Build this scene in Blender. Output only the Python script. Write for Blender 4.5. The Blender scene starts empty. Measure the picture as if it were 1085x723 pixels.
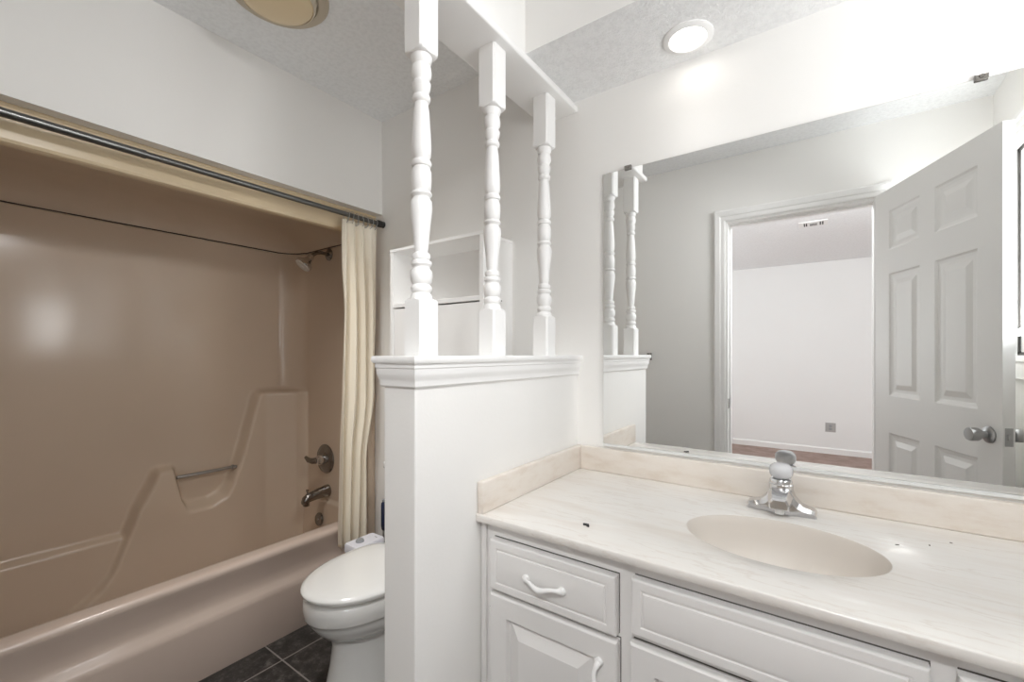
import bpy, bmesh, math, random
import numpy as np
from mathutils import Vector, Matrix
random.seed(4)
S = bpy.context.scene
COL = S.collection
R = math.radians

# ------------------------------------------------------------------ camera, light, exposure
cam_d = bpy.data.cameras.new('camera')
cam = bpy.data.objects.new('camera', cam_d)
COL.objects.link(cam)
cam.location = (0, 0, 1.23)
cam.rotation_euler = (R(90), 0, R(35.3))
cam_d.sensor_width = 36.0
cam_d.lens = 36.0 * 460.0 / 1085.0
cam_d.shift_y = 14.0 / 1085.0
cam_d.clip_start = 0.02
S.camera = cam

S.view_settings.view_transform = 'Standard'
S.view_settings.look = 'None'
S.view_settings.gamma = 1.0
S.view_settings.use_curve_mapping = False
S.view_settings.exposure = 0.1
S.cycles.max_bounces = 16
S.cycles.diffuse_bounces = 10
S.cycles.glossy_bounces = 6
S.cycles.transmission_bounces = 8
S.cycles.transparent_max_bounces = 8
S.cycles.sample_clamp_indirect = 4.0
S.cycles.caustics_reflective = False
S.cycles.caustics_refractive = False
S.cycles.use_denoising = True

W = bpy.data.worlds.new('sky')
S.world = W
W.use_nodes = True
W.node_tree.nodes['Background'].inputs[0].default_value = (0.95, 0.98, 1.0, 1)
W.node_tree.nodes['Background'].inputs[1].default_value = 2.0


def area_light(name, loc, rot, sx, sy, power, color=(1, 1, 1)):
    d = bpy.data.lights.new(name, 'AREA')
    d.shape = 'RECTANGLE'
    d.size, d.size_y = sx, sy
    d.energy = power
    d.color = color
    o = bpy.data.objects.new(name, d)
    o.location, o.rotation_euler = loc, rot
    COL.objects.link(o)
    return o


# daylight outside the bathroom window; two added fill lights at unseen far-room openings
area_light('daylight_bath_window', (0.93, 0.66, 1.54), (0, R(143), 0), 0.80, 0.74, 19, (0.97, 0.99, 1.0))
area_light('added_fill_far_west', (-2.60, -2.0, 1.40), (0, R(-125), 0), 1.2, 1.5, 14, (0.96, 0.985, 1.0))
area_light('added_fill_far_east', (2.80, -1.4, 1.40), (0, R(125), 0), 1.2, 1.5, 14, (0.96, 0.985, 1.0))


# ------------------------------------------------------------------ materials
def mat(name, color, rough=0.5, metal=0.0, spec=0.5, coat=0.0):
    m = bpy.data.materials.new(name)
    m.use_nodes = True
    b = m.node_tree.nodes['Principled BSDF']
    b.inputs['Base Color'].default_value = (*color, 1)
    b.inputs['Roughness'].default_value = rough
    b.inputs['Metallic'].default_value = metal
    b.inputs['Specular IOR Level'].default_value = spec
    b.inputs['Coat Weight'].default_value = coat
    m['_'] = 0
    return m


def nodes(m):
    nt = m.node_tree
    return nt, nt.nodes, nt.links, nt.nodes['Principled BSDF']


def coords(nt, scale=(1, 1, 1), rot=(0, 0, 0)):
    tc = nt.nodes.new('ShaderNodeNewGeometry')
    mp = nt.nodes.new('ShaderNodeMapping')
    mp.inputs['Scale'].default_value = scale
    mp.inputs['Rotation'].default_value = rot
    nt.links.new(tc.outputs['Position'], mp.inputs['Vector'])
    return mp.outputs['Vector']


def noise(nt, vec, scale, detail=4, rough=0.5):
    n = nt.nodes.new('ShaderNodeTexNoise')
    n.inputs['Scale'].default_value = scale
    n.inputs['Detail'].default_value = detail
    n.inputs['Roughness'].default_value = rough
    nt.links.new(vec, n.inputs['Vector'])
    return n.outputs['Fac']


def ramp(nt, fac, stops):
    r = nt.nodes.new('ShaderNodeValToRGB')
    el = r.color_ramp.elements
    while len(el) < len(stops):
        el.new(0.5)
    for e, (p, c) in zip(el, stops):
        e.position = p
        e.color = (*c, 1) if len(c) == 3 else c
    nt.links.new(fac, r.inputs['Fac'])
    return r.outputs['Color']


def bump(nt, fac, strength, dist):
    b = nt.nodes.new('ShaderNodeBump')
    b.inputs['Strength'].default_value = strength
    b.inputs['Distance'].default_value = dist
    nt.links.new(fac, b.inputs['Height'])
    nt.links.new(b.outputs['Normal'], nt.nodes['Principled BSDF'].inputs['Normal'])


def painted(name, color, rough, bump_scale=90, bump_strength=0.12, var=0.02):
    m = mat(name, color, rough)
    nt, N, L, B = nodes(m)
    v = coords(nt)
    c0 = tuple(max(0, x - var) for x in color)
    c1 = tuple(min(1, x + var) for x in color)
    L.new(ramp(nt, noise(nt, v, 2.2, 3), [(0.3, c0), (0.7, c1)]), B.inputs['Base Color'])
    bump(nt, noise(nt, v, bump_scale, 3), bump_strength, 0.002)
    return m


def popcorn(name, color, scale, strength, dist):
    m = mat(name, color, 0.95, spec=0.2)
    nt, N, L, B = nodes(m)
    v = coords(nt)
    n1 = noise(nt, v, scale, 4, 0.65)
    sharp = ramp(nt, n1, [(0.42, (0, 0, 0)), (0.62, (1, 1, 1))])
    bump(nt, sharp, strength, dist)
    c0 = tuple(x * 0.93 for x in color)
    L.new(ramp(nt, noise(nt, v, scale * 0.5, 2), [(0.3, c0), (0.6, color)]), B.inputs['Base Color'])
    return m


WALL = painted('wall_paint', (0.865, 0.855, 0.835), 0.6, 120, 0.10, 0.008)
HALLWALL = painted('far_room_paint', (0.86, 0.86, 0.855), 0.6, 120, 0.10, 0.006)
TRIM = painted('trim_paint', (0.87, 0.865, 0.855), 0.35, 60, 0.06, 0.01)
CAB = painted('cabinet_paint', (0.80, 0.787, 0.772), 0.38, 45, 0.12, 0.012)
DOORP = painted('door_paint', (0.84, 0.83, 0.81), 0.4, 70, 0.08, 0.01)
CEIL = popcorn('ceiling_texture', (0.915, 0.925, 0.935), 120, 0.3, 0.004)
SOFF = popcorn('soffit_texture', (0.90, 0.90, 0.90), 115, 0.45, 0.006)
CHROME = mat('chrome', (0.72, 0.72, 0.73), 0.12, 1.0)
NICKEL = mat('dark_chrome', (0.27, 0.255, 0.24), 0.20, 1.0)
RODM = mat('rod_metal', (0.16, 0.16, 0.155), 0.30, 1.0)
STEEL = mat('steel', (0.45, 0.45, 0.45), 0.28, 1.0)
PORC = mat('porcelain', (0.86, 0.86, 0.845), 0.12, coat=0.4)
PLASTIC = mat('white_plastic', (0.78, 0.78, 0.84), 0.35)
BLACK = mat('black_gap', (0.02, 0.019, 0.018), 0.6)
DARKMETAL = mat('dark_bronze', (0.06, 0.055, 0.05), 0.4, 0.8)
NAVY = mat('navy_plastic', (0.008, 0.015, 0.05), 0.35)
GREY = mat('grey_plastic', (0.30, 0.31, 0.32), 0.35)
RUBBER = mat('black_rubber', (0.02, 0.02, 0.02), 0.5)
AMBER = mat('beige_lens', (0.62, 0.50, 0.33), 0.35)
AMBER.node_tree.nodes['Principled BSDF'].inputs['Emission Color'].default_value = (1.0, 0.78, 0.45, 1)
AMBER.node_tree.nodes['Principled BSDF'].inputs['Emission Strength'].default_value = 0.07  # faint glow added to the lens of the unlit lamp
BEIGE = mat('beige_plastic', (0.55, 0.48, 0.38), 0.45)
IVORY = mat('ivory_plastic', (0.70, 0.64, 0.54), 0.4)

# glossy tan moulded fibreglass
TAN = mat('tan_fibreglass', (0.59, 0.478, 0.372), 0.15, spec=0.45)
nt, N, L, B = nodes(TAN)
v = coords(nt)
L.new(ramp(nt, noise(nt, v, 1.6, 3), [(0.3, (0.575, 0.464, 0.36)), (0.7, (0.605, 0.492, 0.384))]), B.inputs['Base Color'])
bump(nt, noise(nt, v, 9, 2), 0.05, 0.004)
TUBM = mat('tan_tub', (0.62, 0.51, 0.44), 0.22, coat=0.25)
CREAM = mat('cream_fibreglass', (0.70, 0.57, 0.385), 0.22, coat=0.2)

# curtain: cream fabric letting some light through
CURT = mat('curtain_fabric', (0.92, 0.855, 0.73), 0.7)
nt, N, L, B = nodes(CURT)
tr = N.new('ShaderNodeBsdfTranslucent')
tr.inputs['Color'].default_value = (0.8, 0.72, 0.58, 1)
mx = N.new('ShaderNodeMixShader')
mx.inputs[0].default_value = 0.12
L.new(B.outputs[0], mx.inputs[1])
L.new(tr.outputs[0], mx.inputs[2])
L.new(mx.outputs[0], N['Material Output'].inputs['Surface'])

# cultured marble
MARB = mat('cultured_marble', (0.78, 0.74, 0.69), 0.22, coat=0.15)
nt, N, L, B = nodes(MARB)
v = coords(nt, (1.0, 5.5, 5.5), (0, 0, R(14)))
w = noise(nt, v, 3.2, 6, 0.62)
base = ramp(nt, w, [(0.30, (0.735, 0.685, 0.635)), (0.40, (0.775, 0.735, 0.69)), (0.50, (0.80, 0.772, 0.735)), (0.555, (0.80, 0.772, 0.735)), (0.575, (0.735, 0.688, 0.64)), (0.60, (0.795, 0.765, 0.725)), (0.75, (0.81, 0.79, 0.76))])
L.new(base, B.inputs['Base Color'])

BOWL = mat('bowl_marble', (0.70, 0.65, 0.595), 0.42)
SPLASH = mat('splash_marble', (0.76, 0.70, 0.63), 0.3)
nt, N, L, B = nodes(SPLASH)
v = coords(nt, (1.0, 1.0, 3.0), (0, R(20), 0))
L.new(ramp(nt, noise(nt, v, 9, 6, 0.65), [(0.34, (0.70, 0.625, 0.55)), (0.48, (0.755, 0.695, 0.63)), (0.60, (0.775, 0.72, 0.66)), (0.75, (0.735, 0.67, 0.60))]), B.inputs['Base Color'])
# slate floor tiles
SLATE = mat('slate_tile', (0.03, 0.028, 0.027), 0.45)
nt, N, L, B = nodes(SLATE)
v = coords(nt)
big = ramp(nt, noise(nt, v, 22, 8, 0.78), [(0.36, (0.012, 0.011, 0.010)), (0.52, (0.04, 0.036, 0.034)), (0.72, (0.16, 0.148, 0.138))])
br = N.new('ShaderNodeTexBrick')
br.offset = 0.0
br.squash = 1.0
br.inputs['Scale'].default_value = 1.0
br.inputs['Brick Width'].default_value = 0.305
br.inputs['Row Height'].default_value = 0.305
br.inputs['Mortar Size'].default_value = 0.003
br.inputs['Mortar Smooth'].default_value = 0.1
mp = N.new('ShaderNodeMapping')
mp.inputs['Location'].default_value = (1.761 + 0.305 * 20, -0.891 + 0.305 * 20, 0)
g = N.new('ShaderNodeNewGeometry')
L.new(g.outputs['Position'], mp.inputs['Vector'])
L.new(mp.outputs['Vector'], br.inputs['Vector'])
br.inputs['Mortar'].default_value = (0.27, 0.25, 0.235, 1)
L.new(big, br.inputs['Color1'])
L.new(big, br.inputs['Color2'])
L.new(br.outputs['Color'], B.inputs['Base Color'])
bump(nt, noise(nt, v, 30, 5), 0.25, 0.004)

# reddish floor of the far room
RUST = mat('rust_floor', (0.30, 0.19, 0.15), 0.6)
nt, N, L, B = nodes(RUST)
v = coords(nt)
L.new(ramp(nt, noise(nt, v, 7, 5, 0.65), [(0.3, (0.22, 0.145, 0.12)), (0.7, (0.40, 0.29, 0.25))]), B.inputs['Base Color'])

MIRR = mat('silvered_glass', (0.90, 0.91, 0.905), 0.0, 1.0)
ACRYL = mat('clear_acrylic', (0.93, 0.94, 0.97), 0.12)
nodes(ACRYL)[3].inputs['Transmission Weight'].default_value = 0.4
nodes(ACRYL)[3].inputs['IOR'].default_value = 1.45

PANE = bpy.data.materials.new('window_glass')
PANE.use_nodes = True
nt = PANE.node_tree
for n in list(nt.nodes):
    if n.type != 'OUTPUT_MATERIAL':
        nt.nodes.remove(n)
tb = nt.nodes.new('ShaderNodeBsdfTransparent')
gb = nt.nodes.new('ShaderNodeBsdfGlossy')
gb.inputs['Roughness'].default_value = 0.02
ms = nt.nodes.new('ShaderNodeMixShader')
ms.inputs[0].default_value = 0.06
nt.links.new(tb.outputs[0], ms.inputs[1])
nt.links.new(gb.outputs[0], ms.inputs[2])
nt.links.new(ms.outputs[0], nt.nodes['Material Output'].inputs['Surface'])


def emit(name, color, strength):
    m = bpy.data.materials.new(name)
    m.use_nodes = True
    b = m.node_tree.nodes['Principled BSDF']
    b.inputs['Base Color'].default_value = (*color, 1)
    b.inputs['Emission Color'].default_value = (*color, 1)
    b.inputs['Emission Strength'].default_value = strength
    return m


BULB = emit('lamp_glow', (1.0, 0.97, 0.92), 6.0)


# ------------------------------------------------------------------ mesh helpers
class MB:
    """Collects shapes in world coordinates; build() links them as ONE mesh object."""

    def __init__(self):
        self.v, self.f, self.mi = [], [], []

    def add(self, verts, faces, mi=0):
        n = len(self.v)
        self.v += [tuple(p) for p in verts]
        self.f += [tuple(n + i for i in f) for f in faces]
        self.mi += [mi] * len(faces)
        return self

    def bm(self, b, mi=0):
        b.verts.index_update()
        self.add([p.co for p in b.verts], [[q.index for q in f.verts] for f in b.faces], mi)
        b.free()
        return self

    def box(self, x0, x1, y0, y1, z0, z1, bev=0.0, seg=2, mi=0, M=None):
        b = bmesh.new()
        bmesh.ops.create_cube(b, size=1.0)
        for p in b.verts:
            p.co = Vector(((x0 + x1) / 2 + p.co.x * (x1 - x0), (y0 + y1) / 2 + p.co.y * (y1 - y0), (z0 + z1) / 2 + p.co.z * (z1 - z0)))
        if bev > 0:
            bmesh.ops.bevel(b, geom=b.edges[:], offset=bev, segments=seg, profile=0.5, affect='EDGES')
        if M is not None:
            b.transform(M)
        return self.bm(b, mi)

    def lathe(self, prof, c=(0, 0, 0), axis=(0, 0, 1), seg=32, mi=0, caps=True):
        """prof: list of (r, h) along axis from point c."""
        q = Vector((0, 0, 1)).rotation_difference(Vector(axis).normalized())
        c = Vector(c)
        vs, fs = [], []
        for r, h in prof:
            for k in range(seg):
                a = 2 * math.pi * k / seg
                vs.append(c + q @ Vector((max(r, 1e-5) * math.cos(a), max(r, 1e-5) * math.sin(a), h)))
        for i in range(len(prof) - 1):
            for k in range(seg):
                k2 = (k + 1) % seg
                fs.append((i * seg + k, i * seg + k2, (i + 1) * seg + k2, (i + 1) * seg + k))
        if caps:
            fs.append(tuple(reversed(range(seg))))
            fs.append(tuple((len(prof) - 1) * seg + k for k in range(seg)))
        return self.add(vs, fs, mi)

    def tube(self, pts, r, seg=12, mi=0, closed=False):
        pts = [Vector(p) for p in pts]
        rs = r if isinstance(r, (list, tuple)) else [r] * len(pts)
        vs, fs = [], []
        n = len(pts)
        up = None
        for i, p in enumerate(pts):
            a = pts[(i - 1) % n] if (closed or i > 0) else p
            b = pts[(i + 1) % n] if (closed or i < n - 1) else p
            t = (b - a).normalized()
            if up is None:
                up = Vector((0, 0, 1)) if abs(t.z) < 0.9 else Vector((1, 0, 0))
            s = t.cross(up).normalized()
            up = s.cross(t).normalized()
            for k in range(seg):
                an = 2 * math.pi * k / seg
                vs.append(p + (s * math.cos(an) + up * math.sin(an)) * rs[i])
        m = n if closed else n - 1
        for i in range(m):
            j = (i + 1) % n
            for k in range(seg):
                k2 = (k + 1) % seg
                fs.append((i * seg + k, i * seg + k2, j * seg + k2, j * seg + k))
        if not closed:
            fs.append(tuple(reversed(range(seg))))
            fs.append(tuple((n - 1) * seg + k for k in range(seg)))
        return self.add(vs, fs, mi)

    def loft(self, rings, caps=True, mi=0):
        n = len(rings[0])
        vs = [p for r in rings for p in r]
        fs = []
        for i in range(len(rings) - 1):
            for k in range(n):
                k2 = (k + 1) % n
                fs.append((i * n + k, i * n + k2, (i + 1) * n + k2, (i + 1) * n + k))
        if caps:
            fs.append(tuple(reversed(range(n))))
            fs.append(tuple((len(rings) - 1) * n + k for k in range(n)))
        return self.add(vs, fs, mi)

    def prism(self, poly, axis, a, b, mi=0):
        """poly: 2-D points in the other two axes (x,z for 'y'; y,z for 'x'; x,y for 'z')."""
        def p3(p, h):
            return {'y': (p[0], h, p[1]), 'x': (h, p[0], p[1]), 'z': (p[0], p[1], h)}[axis]
        return self.loft([[p3(p, a) for p in poly], [p3(p, b) for p in poly]], True, mi)

    def grid(self, pts, mi=0):
        """pts: rows of points."""
        nr, nc = len(pts), len(pts[0])
        vs = [p for r in pts for p in r]
        fs = [(i * nc + j, i * nc + j + 1, (i + 1) * nc + j + 1, (i + 1) * nc + j) for i in range(nr - 1) for j in range(nc - 1)]
        return self.add(vs, fs, mi)

    def build(self, name, mats, parent=None, smooth=None, base=None):
        me = bpy.data.meshes.new(name)
        off = Vector((0, 0, 0))
        if parent is not None:
            off = Vector(parent['_base'])
        elif base is not None:
            off = Vector(base)
        me.from_pydata([tuple(Vector(p) - off) for p in self.v], [], self.f)
        b = bmesh.new()
        b.from_mesh(me)
        for f, i in zip(b.faces, self.mi):
            f.material_index = i
        bmesh.ops.remove_doubles(b, verts=b.verts[:], dist=1e-6)
        bmesh.ops.recalc_face_normals(b, faces=b.faces[:])
        if smooth is not None:
            for f in b.faces:
                f.smooth = True
            for e in b.edges:
                if len(e.link_faces) == 2 and e.calc_face_angle(0) > R(smooth):
                    e.smooth = False
        b.to_mesh(me)
        b.free()
        for m in (mats if isinstance(mats, (list, tuple)) else [mats]):
            me.materials.append(m)
        o = bpy.data.objects.new(name, me)
        COL.objects.link(o)
        if parent is not None:
            o.parent = parent
        elif base is not None:
            o.location = off
        o['_base'] = [off.x, off.y, off.z]
        return o


def tag(o, label, cat, group=None, kind=None):
    o['label'] = label
    o['category'] = cat
    if group:
        o['group'] = group
    if kind:
        o['kind'] = kind
    return o


def thing(name, label, cat, base, group=None, kind=None):
    o = bpy.data.objects.new(name, None)
    o.empty_display_size = 0.05
    COL.objects.link(o)
    o.location = base
    o['_base'] = list(base)
    return tag(o, label, cat, group, kind)


def copy_tree(o, parent=None):
    c = o.copy()
    COL.objects.link(c)
    if parent is not None:
        c.parent = parent
    for ch in list(o.children):
        copy_tree(ch, c)
    return c


def struct(o, label=None, cat=None):
    o['kind'] = 'structure'
    if label:
        o['label'] = label
        o['category'] = cat
    return o


def raised_panel(mb, x0, x1, z0, z1, y, depth, inset, out=-1, mi=0):
    """A bevelled raised field standing off plane y (towards out)."""
    a = [(x0, y, z0), (x1, y, z0), (x1, y, z1), (x0, y, z1)]
    yy = y + out * depth
    i = inset
    b = [(x0 + i, yy, z0 + i), (x1 - i, yy, z0 + i), (x1 - i, yy, z1 - i), (x0 + i, yy, z1 - i)]
    mb.loft([a, b], True, mi)


# ------------------------------------------------------------------ room shell
D = 1.45            # mirror wall plane
YF = -0.05          # doorway wall plane
XR = 0.66           # window wall plane
ZC = 2.435
b = MB()
b.box(-2.75, XR + 0.14, D, D + 0.12, 0, ZC)
struct(b.build('wall_back', WALL), 'white wall carrying the large mirror and the tub end', 'wall')

OX0, OX1, OZ = -0.47, 0.245, 2.045     # doorway opening
b = MB()
b.box(-2.75, OX0, YF - 0.12, YF, 0, ZC)
b.box(OX1, XR + 0.14, YF - 0.12, YF, 0, ZC)
b.box(OX0, OX1, YF - 0.12, YF, OZ, ZC)
struct(b.build('wall_front', WALL), 'grey-white wall with the doorway, seen in the mirror', 'wall')

WY0, WY1, WZ0, WZ1 = 0.268, 1.34, 1.225, 2.06
b = MB()
b.box(XR, XR + 0.12, YF, WY0, 0, ZC)
b.box(XR, XR + 0.12, WY1, D, 0, ZC)
b.box(XR, XR + 0.12, WY0, WY1, 0, WZ0)
b.box(XR, XR + 0.12, WY0, WY1, WZ1, ZC)
struct(b.build('wall_right', WALL), 'wall with a window behind the open door, seen in the mirror', 'wall')

# wall above the tub (drops from the ceiling) and the outer wall behind the tub
b = MB()
b.box(-2.70, -1.853, YF, D, 1.953, ZC)
b.box(-2.75, -2.70, YF - 0.12, D, 0, ZC)
struct(b.build('wall_left', WALL), 'white wall above the tub opening, dropping from the ceiling', 'wall')

b = MB()
b.box(-2.75, XR + 0.12, YF - 0.12, D, -0.08, 0)
struct(b.build('floor', SLATE), 'dark slate tile floor with pale grout lines', 'floor')

b = MB()
b.box(-2.75, XR + 0.14, YF - 0.12, D + 0.12, ZC, ZC + 0.08)
struct(b.build('ceiling', CEIL), 'grey-white textured ceiling above tub and toilet', 'ceiling')

# dropped soffit over the vanity
b = MB()
b.box(-0.748, XR, 1.127, D, 2.1655, ZC, mi=0)
b.box(-0.748, XR, 1.127, D, 2.165, 2.1655, mi=1)
struct(b.build('ceiling_soffit', [WALL, SOFF]), 'lowered soffit with popcorn texture over the vanity', 'soffit')

# ---- half wall with moulded cap
HX0, HX1, HY0 = -0.836, -0.73, 0.66
hw = struct(thing('wall_half', 'white half wall between the toilet and the vanity', 'half wall', ((HX0 + HX1) / 2, 1.05, 0)))
b = MB()
b.box(HX0, HX1, HY0, D, 0, 1.212, 0.003)
b.build('half_wall_body', WALL, hw)
b = MB()
prof = [(0, 1.226), (0.019, 1.226), (0.021, 1.222), (0.021, 1.214), (0.018, 1.209), (0, 1.209)]
def wrap(mb, prof, x0, x1, y0, y1):
    """Sweeps an (out, z) profile round the left, near and right faces of a wall that ends at y0."""
    rings = []
    for o_, z in prof:
        rings.append([(x0 - o_, y1, z), (x0 - o_, y0 - o_, z), (x1 + o_, y0 - o_, z), (x1 + o_, y1, z)])
    mb.loft(rings, True)
wrap(b, prof, HX0, HX1, HY0, D)
b.build('cap_board', TRIM, hw, 40)
b = MB()
prof = [(0.0, 1.209), (0.0145, 1.209), (0.0145, 1.199), (0.0125, 1.197), (0.0125, 1.186), (0.011, 1.180), (0.008, 1.173), (0.0065, 1.168), (0.0065, 1.158), (0.0045, 1.155), (0, 1.155)]
wrap(b, prof, HX0, HX1, HY0, D)
b.build('cove_moulding', TRIM, hw, 25)

# ---- board and header wall over the half wall
hd = struct(thing('wall_header', 'white board and wall dropping from the ceiling over the three spindles', 'header beam', (-0.79, 1.05, 2.122)))
b = MB()
b.box(-0.843, -0.748, 0.66, D, 2.145, ZC)
b.build('header_panel', WALL, hd)
b = MB()
b.box(-0.884, -0.726, 0.652, D, 2.122, 2.145, 0.006, 3)
b.build('header_board', TRIM, hd, 40)

# ---- far room beyond the doorway
b = MB()
b.box(-2.4, 2.6, -3.87, -3.75, 0, 2.38)
b.build('wall_far', HALLWALL)
struct(bpy.data.objects['wall_far'], 'pale far wall of the room beyond the doorway', 'wall')
def side_wall(name, x0, x1, wy0, wy1, label):  # unseen side wall with an added opening for its fill light
    b = MB()
    b.box(x0, x1, -3.75, wy0, 0, 2.38)
    b.box(x0, x1, wy1, YF - 0.12, 0, 2.38)
    b.box(x0, x1, wy0, wy1, 0, 0.85)
    b.box(x0, x1, wy0, wy1, 2.05, 2.38)
    struct(b.build(name, HALLWALL), label, 'wall')
side_wall('wall_far_west', -2.4, -2.3, -2.75, -1.25, 'unseen side wall of the far room with an added opening, tub side')
side_wall('wall_far_east', 2.5, 2.6, -2.15, -0.65, 'unseen side wall of the far room with an added opening, window side')
b = MB()
b.box(0.80, 2.5, YF - 0.12, YF, 0, 2.38)
struct(b.build('wall_far_return', HALLWALL), 'wall of the far room beside the bathroom', 'wall')
b = MB()
b.box(-2.4, 2.6, -3.87, YF - 0.12, -0.08, 0)
struct(b.build('floor_far', RUST), 'reddish brown floor of the room beyond the doorway', 'floor')
b = MB()
b.box(-2.4, 2.6, -3.87, YF - 0.12, 2.38, 2.46)
struct(b.build('ceiling_far', CEIL), 'textured ceiling of the room beyond the doorway', 'ceiling')
b = MB()
b.prism([(-3.75, 0), (-3.736, 0), (-3.736, 0.06), (-3.742, 0.072), (-3.75, 0.072)], 'x', -2.3, 2.5)
struct(b.build('baseboard_far', TRIM), 'white baseboard of the far room', 'baseboard')

# ---- doorway casing and jamb
tr1 = struct(thing('trim_1', 'white moulded casing around the doorway, seen in the mirror', 'door casing', (OX0, YF, 0)))
def casing(mb, x, sgn):
    p = [(0.005, 0), (0.005, 0.010), (0.012, 0.013), (0.03, 0.013), (0.036, 0.017), (0.062, 0.019), (0.070, 0.015), (0.070, 0)]
    mb.prism([(x + sgn * u, YF + w_) for u, w_ in p], 'z', 0, OZ + 0.07)
b = MB()
casing(b, OX0 + 0.004, -1)
casing(b, OX1 - 0.004, 1)
pz = [(0.0, 0.001), (0.010, 0.001)]
b.prism([(YF + w_, OZ - 0.004 + u) for u, w_ in [(0.005, 0), (0.005, 0.010), (0.012, 0.0131), (0.03, 0.0131), (0.036, 0.0171), (0.062, 0.0191), (0.070, 0.0151), (0.070, 0)]], 'x', OX0 - 0.062, OX1 + 0.062)
b.build('casing', TRIM, tr1)
b = MB()
b.box(OX0, OX0 + 0.012, YF - 0.12, YF, 0, OZ)
b.box(OX1 - 0.012, OX1, YF - 0.12, YF, 0, OZ)
b.box(OX0 + 0.012, OX1 - 0.012, YF - 0.12, YF, OZ - 0.012, OZ)
b.box(OX0 + 0.012, OX0 + 0.022, YF - 0.085, YF - 0.045, 0, OZ - 0.012)
b.box(OX0 + 0.022, OX1 - 0.012, YF - 0.085, YF - 0.045, OZ - 0.022, OZ - 0.012)
b.build('jamb', TRIM, tr1)
b = MB()
b.box(OX0 + 0.012, OX0 + 0.0135, YF - 0.04, YF - 0.012, 0.895, 0.955, 0.0005, 1)
b.build('strike_plate', NICKEL, tr1)

# ---- the open six-panel door
hx, hy, ex, ey = 0.236, -0.028, 0.521, 0.667
dl = math.hypot(ex - hx, ey - hy)
DM = Matrix.Translation((hx, hy, 0)) @ Matrix.Rotation(math.atan2(ey - hy, ex - hx), 4, 'Z')
dr = struct(thing('door_1', 'open white six-panel door with a round chrome knob', 'door', (hx, hy, 0.012)))
def door_pts(mb):
    mb.v = [tuple(DM @ Vector(p)) for p in mb.v]
    return mb
TH = 0.0355       # thickness runs to local -y; local +y side faces the tub
b = MB()
xs = [0, 0.112, 0.332, 0.424, 0.644, dl]
zs = [0.012, 0.24, 0.845, 1.025, 1.625, 1.743, 1.935, 2.043]
for sy, out in ((0.0, 1), (-TH, -1)):
    for i in range(5):
        for j in range(7):
            x0, x1, z0, z1 = xs[i], xs[i + 1], zs[j], zs[j + 1]
            if i in (1, 3) and j in (1, 3, 5):
                q = []
                for ins, dep in ((0, 0), (0.008, 0.006), (0.020, 0.009), (0.034, 0.009), (0.058, 0.002)):
                    y = sy - out * dep
                    q.append([(x0 + ins, y, z0 + ins), (x1 - ins, y, z0 + ins), (x1 - ins, y, z1 - ins), (x0 + ins, y, z1 - ins)])
                n = len(b.v)
                vs = [p for r_ in q for p in r_]
                fs = []
                for a in range(4):
                    for k in range(4):
                        fs.append((a * 4 + k, a * 4 + (k + 1) % 4, a * 4 + 4 + (k + 1) % 4, a * 4 + 4 + k))
                fs.append((16, 17, 18, 19))
                b.add(vs, fs)
            else:
                b.add([(x0, sy, z0), (x1, sy, z0), (x1, sy, z1), (x0, sy, z1)], [(0, 1, 2, 3)])
for (xa, xb) in ((0, 0), (dl, dl)):
    for j in range(7):
        b.add([(xa, 0, zs[j]), (xa, -TH, zs[j]), (xa, -TH, zs[j + 1]), (xa, 0, zs[j + 1])], [(0, 1, 2, 3)])
for z in (zs[0], zs[-1]):
    for i in range(5):
        b.add([(xs[i], 0, z), (xs[i + 1], 0, z), (xs[i + 1], -TH, z), (xs[i], -TH, z)], [(0, 1, 2, 3)])
door_pts(b).build('leaf', DOORP, dr)
kprof = [(0.030, 0.0), (0.030, 0.004), (0.022, 0.009), (0.012, 0.011), (0.0115, 0.028), (0.020, 0.031), (0.0235, 0.036), (0.0245, 0.058), (0.0225, 0.062), (0.0, 0.063)]
for sy, ax in ((0.0005, 1), (-TH - 0.0005, -1)):
    b = MB()
    b.lathe(kprof, (dl - 0.055, sy, 0.94), (0, ax, 0), 28)
    door_pts(b).build('knob', STEEL, dr, 35)
b = MB()
b.box(dl, dl + 0.0012, -TH / 2 - 0.012, -TH / 2 + 0.012, 0.908, 0.972, 0.0004, 1)
b.box(dl, dl + 0.010, -TH / 2 - 0.006, -TH / 2 + 0.006, 0.93, 0.95, 0.002)
door_pts(b).build('latch_plate', STEEL, dr)

# ---- window of the right wall
wd = struct(thing('window_1', 'window with a dark inner frame behind the open door, seen in the mirror', 'window', (XR, 0.6, WZ0)))
b = MB()
for y0, y1, z0, z1 in ((WY0 - 0.075, WY0, WZ0 - 0.03, WZ1), (WY1, WY1 + 0.075, WZ0 - 0.03, WZ1)):
    b.box(XR - 0.016, XR, y0, y1, z0, z1, 0.004)
b.box(XR - 0.016, XR, WY0 - 0.075, WY1 + 0.075, WZ1, WZ1 + 0.06, 0.004)
b.box(XR - 0.024, XR, WY0 - 0.08, WY1 + 0.08, WZ1 + 0.06, WZ1 + 0.085, 0.004)
b.box(XR - 0.034, XR, WY0 - 0.09, WY1 + 0.09, WZ1 + 0.085, WZ1 + 0.11, 0.005)
b.build('window_casing', TRIM, wd)
b = MB()
b.box(XR - 0.03, XR + 0.04, WY0 - 0.09, WY1 + 0.09, WZ0 - 0.025, WZ0, 0.004)
b.box(XR - 0.018, XR, WY0 - 0.075, WY1 + 0.075, WZ0 - 0.095, WZ0 - 0.025, 0.004)
b.build('window_sill', TRIM, wd)
b = MB()
fx0, fx1 = XR - 0.004, XR + 0.0025
b.box(fx0, fx1, WY0, WY0 + 0.013, WZ0, WZ1)
b.box(fx0, fx1, WY1 - 0.013, WY1, WZ0, WZ1)
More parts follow.
